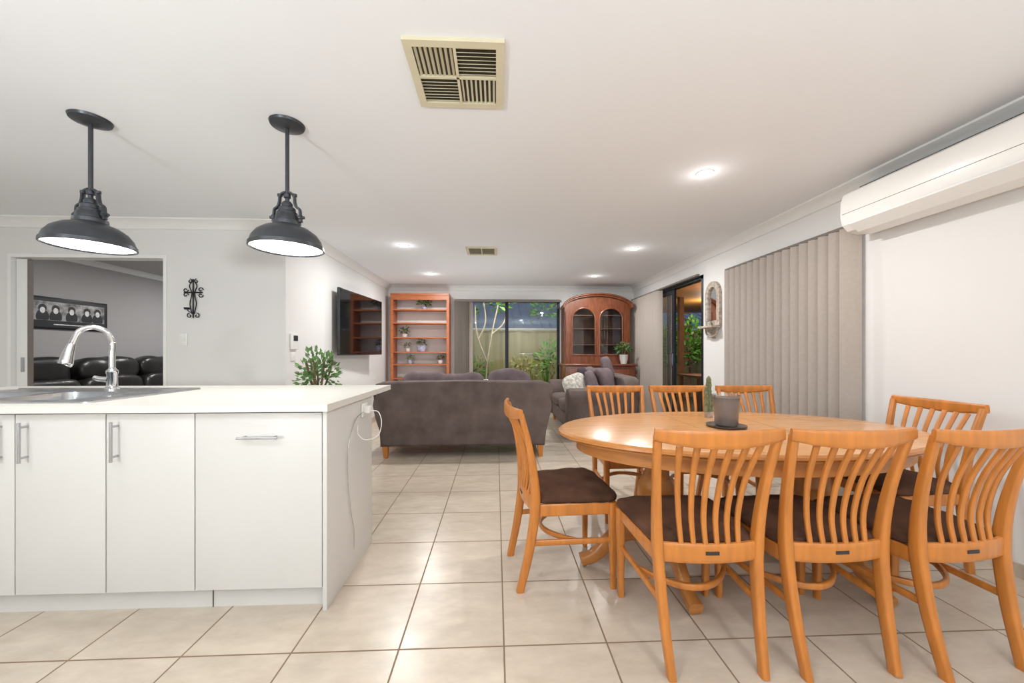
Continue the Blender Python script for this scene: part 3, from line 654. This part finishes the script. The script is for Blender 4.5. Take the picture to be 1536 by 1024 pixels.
# ---------------------------------------------------------------- dining chairs
def chair_meshes():
    def stile(s):
        bm=bmesh.new()
        addsweep(bm,[(s*.168,-.262,0),(s*.180,-.215,.22),(s*.190,-.19,.44),(s*.203,-.212,.66),(s*.220,-.265,.875)],[.014,.017,.019,.016,.014],[.019,.022,.024,.017,.013],side=(1,0,0),sub=6,n=12,e=.5)
        return bm
    def crest():
        bm=bmesh.new(); P=[]
        for k in range(9):
            u=-1+2*k/8; P.append((u*.234,-.268-.035*(1-u*u),.862+.014*u*u+.002))
        addsweep(bm,P,[.022,.026,.030,.032,.033,.032,.030,.026,.022],[.010]*9,side=(0,0,1),sub=3,n=12,e=.5); return bm
    def lower_rail():
        bm=bmesh.new(); P=[]
        for k in range(7):
            u=-1+2*k/6; P.append((u*.18,-.195-.022*(1-u*u),.425))
        addsweep(bm,P,.036,.010,side=(0,0,1),sub=3,n=12,e=.45); return bm
    def slats():
        bm=bmesh.new()
        for i in range(6):
            u=(-1+2*(i+.5)/6)*.86
            b=1-u*u
            P=[(u*.150,-.197-.022*b,.45),(u*.158,-.188-.018*b,.56),(u*.178,-.205-.03*b,.70),(u*.205,-.262-.033*b,.84)]
            addsweep(bm,P,[.0085,.010,.0105,.0115],[.0065]*4,side=(1,0,0),sub=5,n=10,e=.5)
        return bm
    def aprons():
        bm=bmesh.new()
        addsweep(bm,[(-.195,.195,.40),(.195,.195,.40)],.030,.010,side=(0,0,1),sub=1,n=12,e=.35)
        for s in (-1,1): addsweep(bm,[(s*.185,-.18,.40),(s*.205,.19,.40)],.030,.010,side=(0,0,1),sub=1,n=12,e=.35)
        return bm
    def flegs():
        bm=bmesh.new()
        for s in (-1,1): addsweep(bm,[(s*.205,.20,0),(s*.207,.198,.25),(s*.208,.195,.43)],[.013,.018,.021],[.013,.018,.021],side=(1,0,0),sub=3,n=12,e=.45)
        return bm
    def stretch():
        bm=bmesh.new()
        for s in (-1,1): addsweep(bm,[(s*.205,.195,.24),(s*.18,-.21,.24)],.014,.008,side=(0,0,1),sub=1,n=10,e=.5)
        P=[]
        for k in range(9):
            u=-1+2*k/8; P.append((u*.192,.02+-.14*(1-u*u),.24))
        addsweep(bm,P,.013,.009,side=(0,0,1),sub=3,n=10,e=.5); return bm
    L=[('stile_l',stile(-1),m_oak),('stile_r',stile(1),m_oak),('crest_rail',crest(),m_oak),('lower_rail',lower_rail(),m_oak),('back_slats',slats(),m_oak),('seat_aprons',aprons(),m_oak),('front_legs',flegs(),m_oak),('stretchers',stretch(),m_oak)]
    bm=bmesh.new(); bmesh.ops.create_cube(bm,size=2); bmesh.ops.subdivide_edges(bm,edges=bm.edges[:],cuts=14,use_grid_fill=True)
    for v in bm.verts:
        x,y,z=v.co; lo,hi=.2,1
        for _ in range(14):
            t=(lo+hi)/2
            if ((abs(x*t)**8+abs(y*t)**8)**(3/8)+abs(z*t)**3)>1: hi=t
            else: lo=t
        x,y,z=x*lo,y*lo,z*lo
        wd=.217+.020*y
        v.co=(x*wd,.018+y*.212,.452+z*.036+(.010 if z>0 else 0)*(1-x*x)*(1-y*y)+.008*mnoise.noise(Vector((x*3,y*3,0))))
    L.append(('seat_cushion',bm,m_seat))
    bm=bmesh.new(); addbox(bm,(0,-.2275,.43),(.05,.004,.012)); L.append(('label_plate',bm,m_dark))
    return L
first=None
def place_chair(x,y,rz):
    global first
    e=empty('dining_chair',(x,y,0),rz)
    if first is None:
        first=[fin(n,b,m,e,ang=45) for n,b,m in chair_meshes()]
    else:
        for p in first:
            o=bpy.data.objects.new(p.name.split('.')[0],p.data); S.collection.objects.link(o); o.parent=e
R=math.radians
place_chair(.80,1.58,R(-1))
place_chair(1.275,1.565,R(1))
place_chair(1.75,1.55,R(5))
place_chair(.36,2.03,R(-84))
place_chair(2.25,2.06,R(90))
place_chair(.965,2.75,R(180))
place_chair(1.475,2.74,R(180))
place_chair(2.02,2.72,R(180))
# ---------------------------------------------------------------- outside
boxmm('garden_ground',(-12,YB+.13,-.25),(14,22,-.12),m_ground)
boxmm('patio_paving',(XR+.11,1.0,-.2),(7.5,YB+.12,-.03),m_pave)
bm=bmesh.new(); prev=None; N_=160
for i in range(N_+1):
    x=-7+16*i/N_; y=10.6+(.02 if (i//2)%2 else -.02)
    a=bm.verts.new((x,y,-.12)); b=bm.verts.new((x,y,1.75))
    if prev: bm.faces.new((prev[0],a,b,prev[1]))
    prev=(a,b)
fe=empty('garden_fence'); fin('corrugated_sheet',bm,m_fence,fe,ang=20)
boxmm('top_rail',(-7,10.55,1.75),(9,10.65,1.80),m_fence,fe)
bm=bmesh.new(); addbox(bm,(0,14.0,2.65),(18,4.4,.06),Matrix.Rotation(R(20),3,'X'))
for i in range(60): addbox(bm,(-9+i*.3,14.0,2.69),(.03,4.4,.04),Matrix.Rotation(R(20),3,'X'))
nr=empty('neighbour_house'); fin('roof',bm,m_roof,nr); boxmm('walls',(-8.5,12.4,-.1),(8.5,16,1.75),m_brick,nr)
boxmm('gutter',(-9,11.80,1.80),(9,11.93,1.92),m_plastic,nr)
gp=empty('garden_shrubs')
for i,(x,y,h) in enumerate([(1.3,9.6,1.0),(.9,9.9,.9),(.3,9.9,.8),(1.7,9.3,1.3),(-.3,9.9,.7),(-.9,9.8,.9)]):
    blades('flax_%d'%i,(x,y,-.12),70,h+.4,.55,.012,m_leafy if i%2 else m_leafo,gp,seed=i)
foliage('bush_a',(1.4,9.2,.9),(.45,.4,.6),300,.14,.05,m_leafo,gp,seed=31)
foliage('bush_b',(-.6,10.0,.6),(.6,.3,.5),200,.12,.05,m_leafo,gp,seed=32)
foliage('bush_c',(1.2,9.6,2.2),(.35,.3,.5),110,.16,.05,m_leafo,gp,seed=34)
foliage('bush_d',(.7,9.4,.75),(.4,.3,.35),200,.10,.04,m_leafy,gp,seed=35)
ft=empty('frangipani_tree'); bm=bmesh.new()
for P in ([(-.25,9.0,-.12),(-.22,9.0,.8),(-.1,9.0,1.6),(.05,9,2.3)],[(-.2,9,.9),(-.45,9,1.6),(-.5,9,2.3)],[(-.1,9,1.6),(.2,9,1.9),(.25,9,2.4)],[(-.4,9,1.5),(-.25,9,1.9),(-.3,9,2.4)]):
    addsweep(bm,P,.018,sub=6,n=8)
fin('branches',bm,m_branch,ft); foliage('leaves',(-.1,9,2.3),(.55,.3,.3),60,.22,.07,m_leafo,ft,seed=40)
boxmm('patio_roof',(XR+.1,2.0,2.40),(6.4,11.5,2.46),m_patio)
pp=empty('patio_screen'); 
boxes('posts',[((4.1,8.25,-.12),(4.2,8.35,2.40)),((5.3,8.25,-.12),(5.4,8.35,2.40))],m_brick,pp)
bm=bmesh.new()
for i in range(14): addbox(bm,(4.27,8.3,.1+i*.15),(.14,.03,.03))
fin('trellis',bm,m_brick,pp)
hg=empty('patio_hedge')
foliage('hedge_a',(5.0,9.6,1.2),(.8,.55,.9),800,.16,.07,m_leafo,hg,seed=50)
foliage('hedge_b',(6.0,9.4,1.3),(.7,.55,1.0),500,.16,.07,m_leafo,hg,seed=51)
foliage('hedge_c',(4.2,9.6,1.1),(.5,.5,.8),400,.14,.06,m_leafo,hg,seed=52)
bm=bmesh.new()
for x,y in ((5.0,9.6),(6.0,9.4),(4.2,9.6),(4.6,9.7)): addsweep(bm,[(x,y,-.12),(x+.05,y,.6),(x-.03,y,1.4)],[.04,.03,.015],sub=4,n=8)
fin('trunks',bm,m_stem,hg)
boxes('patio_table',[((3.6,6.6,.70),(4.4,7.4,.74)),((3.65,6.65,-.03),(3.70,6.7,.7)),((4.3,6.65,-.03),(4.35,6.7,.7)),((3.65,7.3,-.03),(3.70,7.35,.7)),((4.3,7.3,-.03),(4.35,7.35,.7))],m_brick)
# ---------------------------------------------------------------- lights
def light(name,typ,loc,en,col=(1,1,1),size=.3,rot=(0,0,0)):
    l=bpy.data.lights.new(name,typ); l.energy=en; l.color=col
    if typ=='AREA': l.size=size
    else: l.shadow_soft_size=size
    o=bpy.data.objects.new(name,l); o.location=loc; o.rotation_euler=rot; S.collection.objects.link(o); return o
light('ceiling_fill','AREA',(-2.05,-1.2,1.15),80,(.91,.965,1),.5,(PI-R(32),0,-R(22)))  # unseen fill light added behind the camera to brighten the ceiling
light('ceiling_fill_dining','AREA',(1.2,-1.2,1.1),62,(.91,.965,1),.6,(PI,0,0))  # second unseen upward fill, added on the dining side for ceiling brightness
light('ceiling_fill_living','AREA',(-.3,5.75,.50),12,(.95,.98,1),.5,(PI,0,0))  # added uplight hidden by the sofa back, lifts the living room ceiling
for x in (-1.17,-2.226): light('pendant_bulb','AREA',(x,2.166,1.742),4,(1,.97,.93),.28)
light('patio_lamp','POINT',(4.3,6.6,2.1),36,(1,.72,.4),.05)
light('garden_lamp','AREA',(.3,7.62,2.6),85,(1,.93,.78),.4,(R(50),0,0))
light('hedge_lamp','POINT',(5.0,8.6,2.1),32,(1,.97,.85),.05)
W=bpy.data.worlds.new('dusk'); S.world=W; W.use_nodes=True
W.node_tree.nodes['Background'].inputs[0].default_value=(.26,.32,.42,1); W.node_tree.nodes['Background'].inputs[1].default_value=1.0
# ---------------------------------------------------------------- camera
c=bpy.data.cameras.new('camera'); c.lens=36*565/1536; c.sensor_width=36; c.shift_y=16/1536; c.clip_start=.05
co=bpy.data.objects.new('camera',c); co.location=(0,0,1.17); co.rotation_euler=(PI/2,0,-math.atan(.0425)); S.collection.objects.link(co); S.camera=co
S.view_settings.view_transform='Standard'; S.view_settings.exposure=0
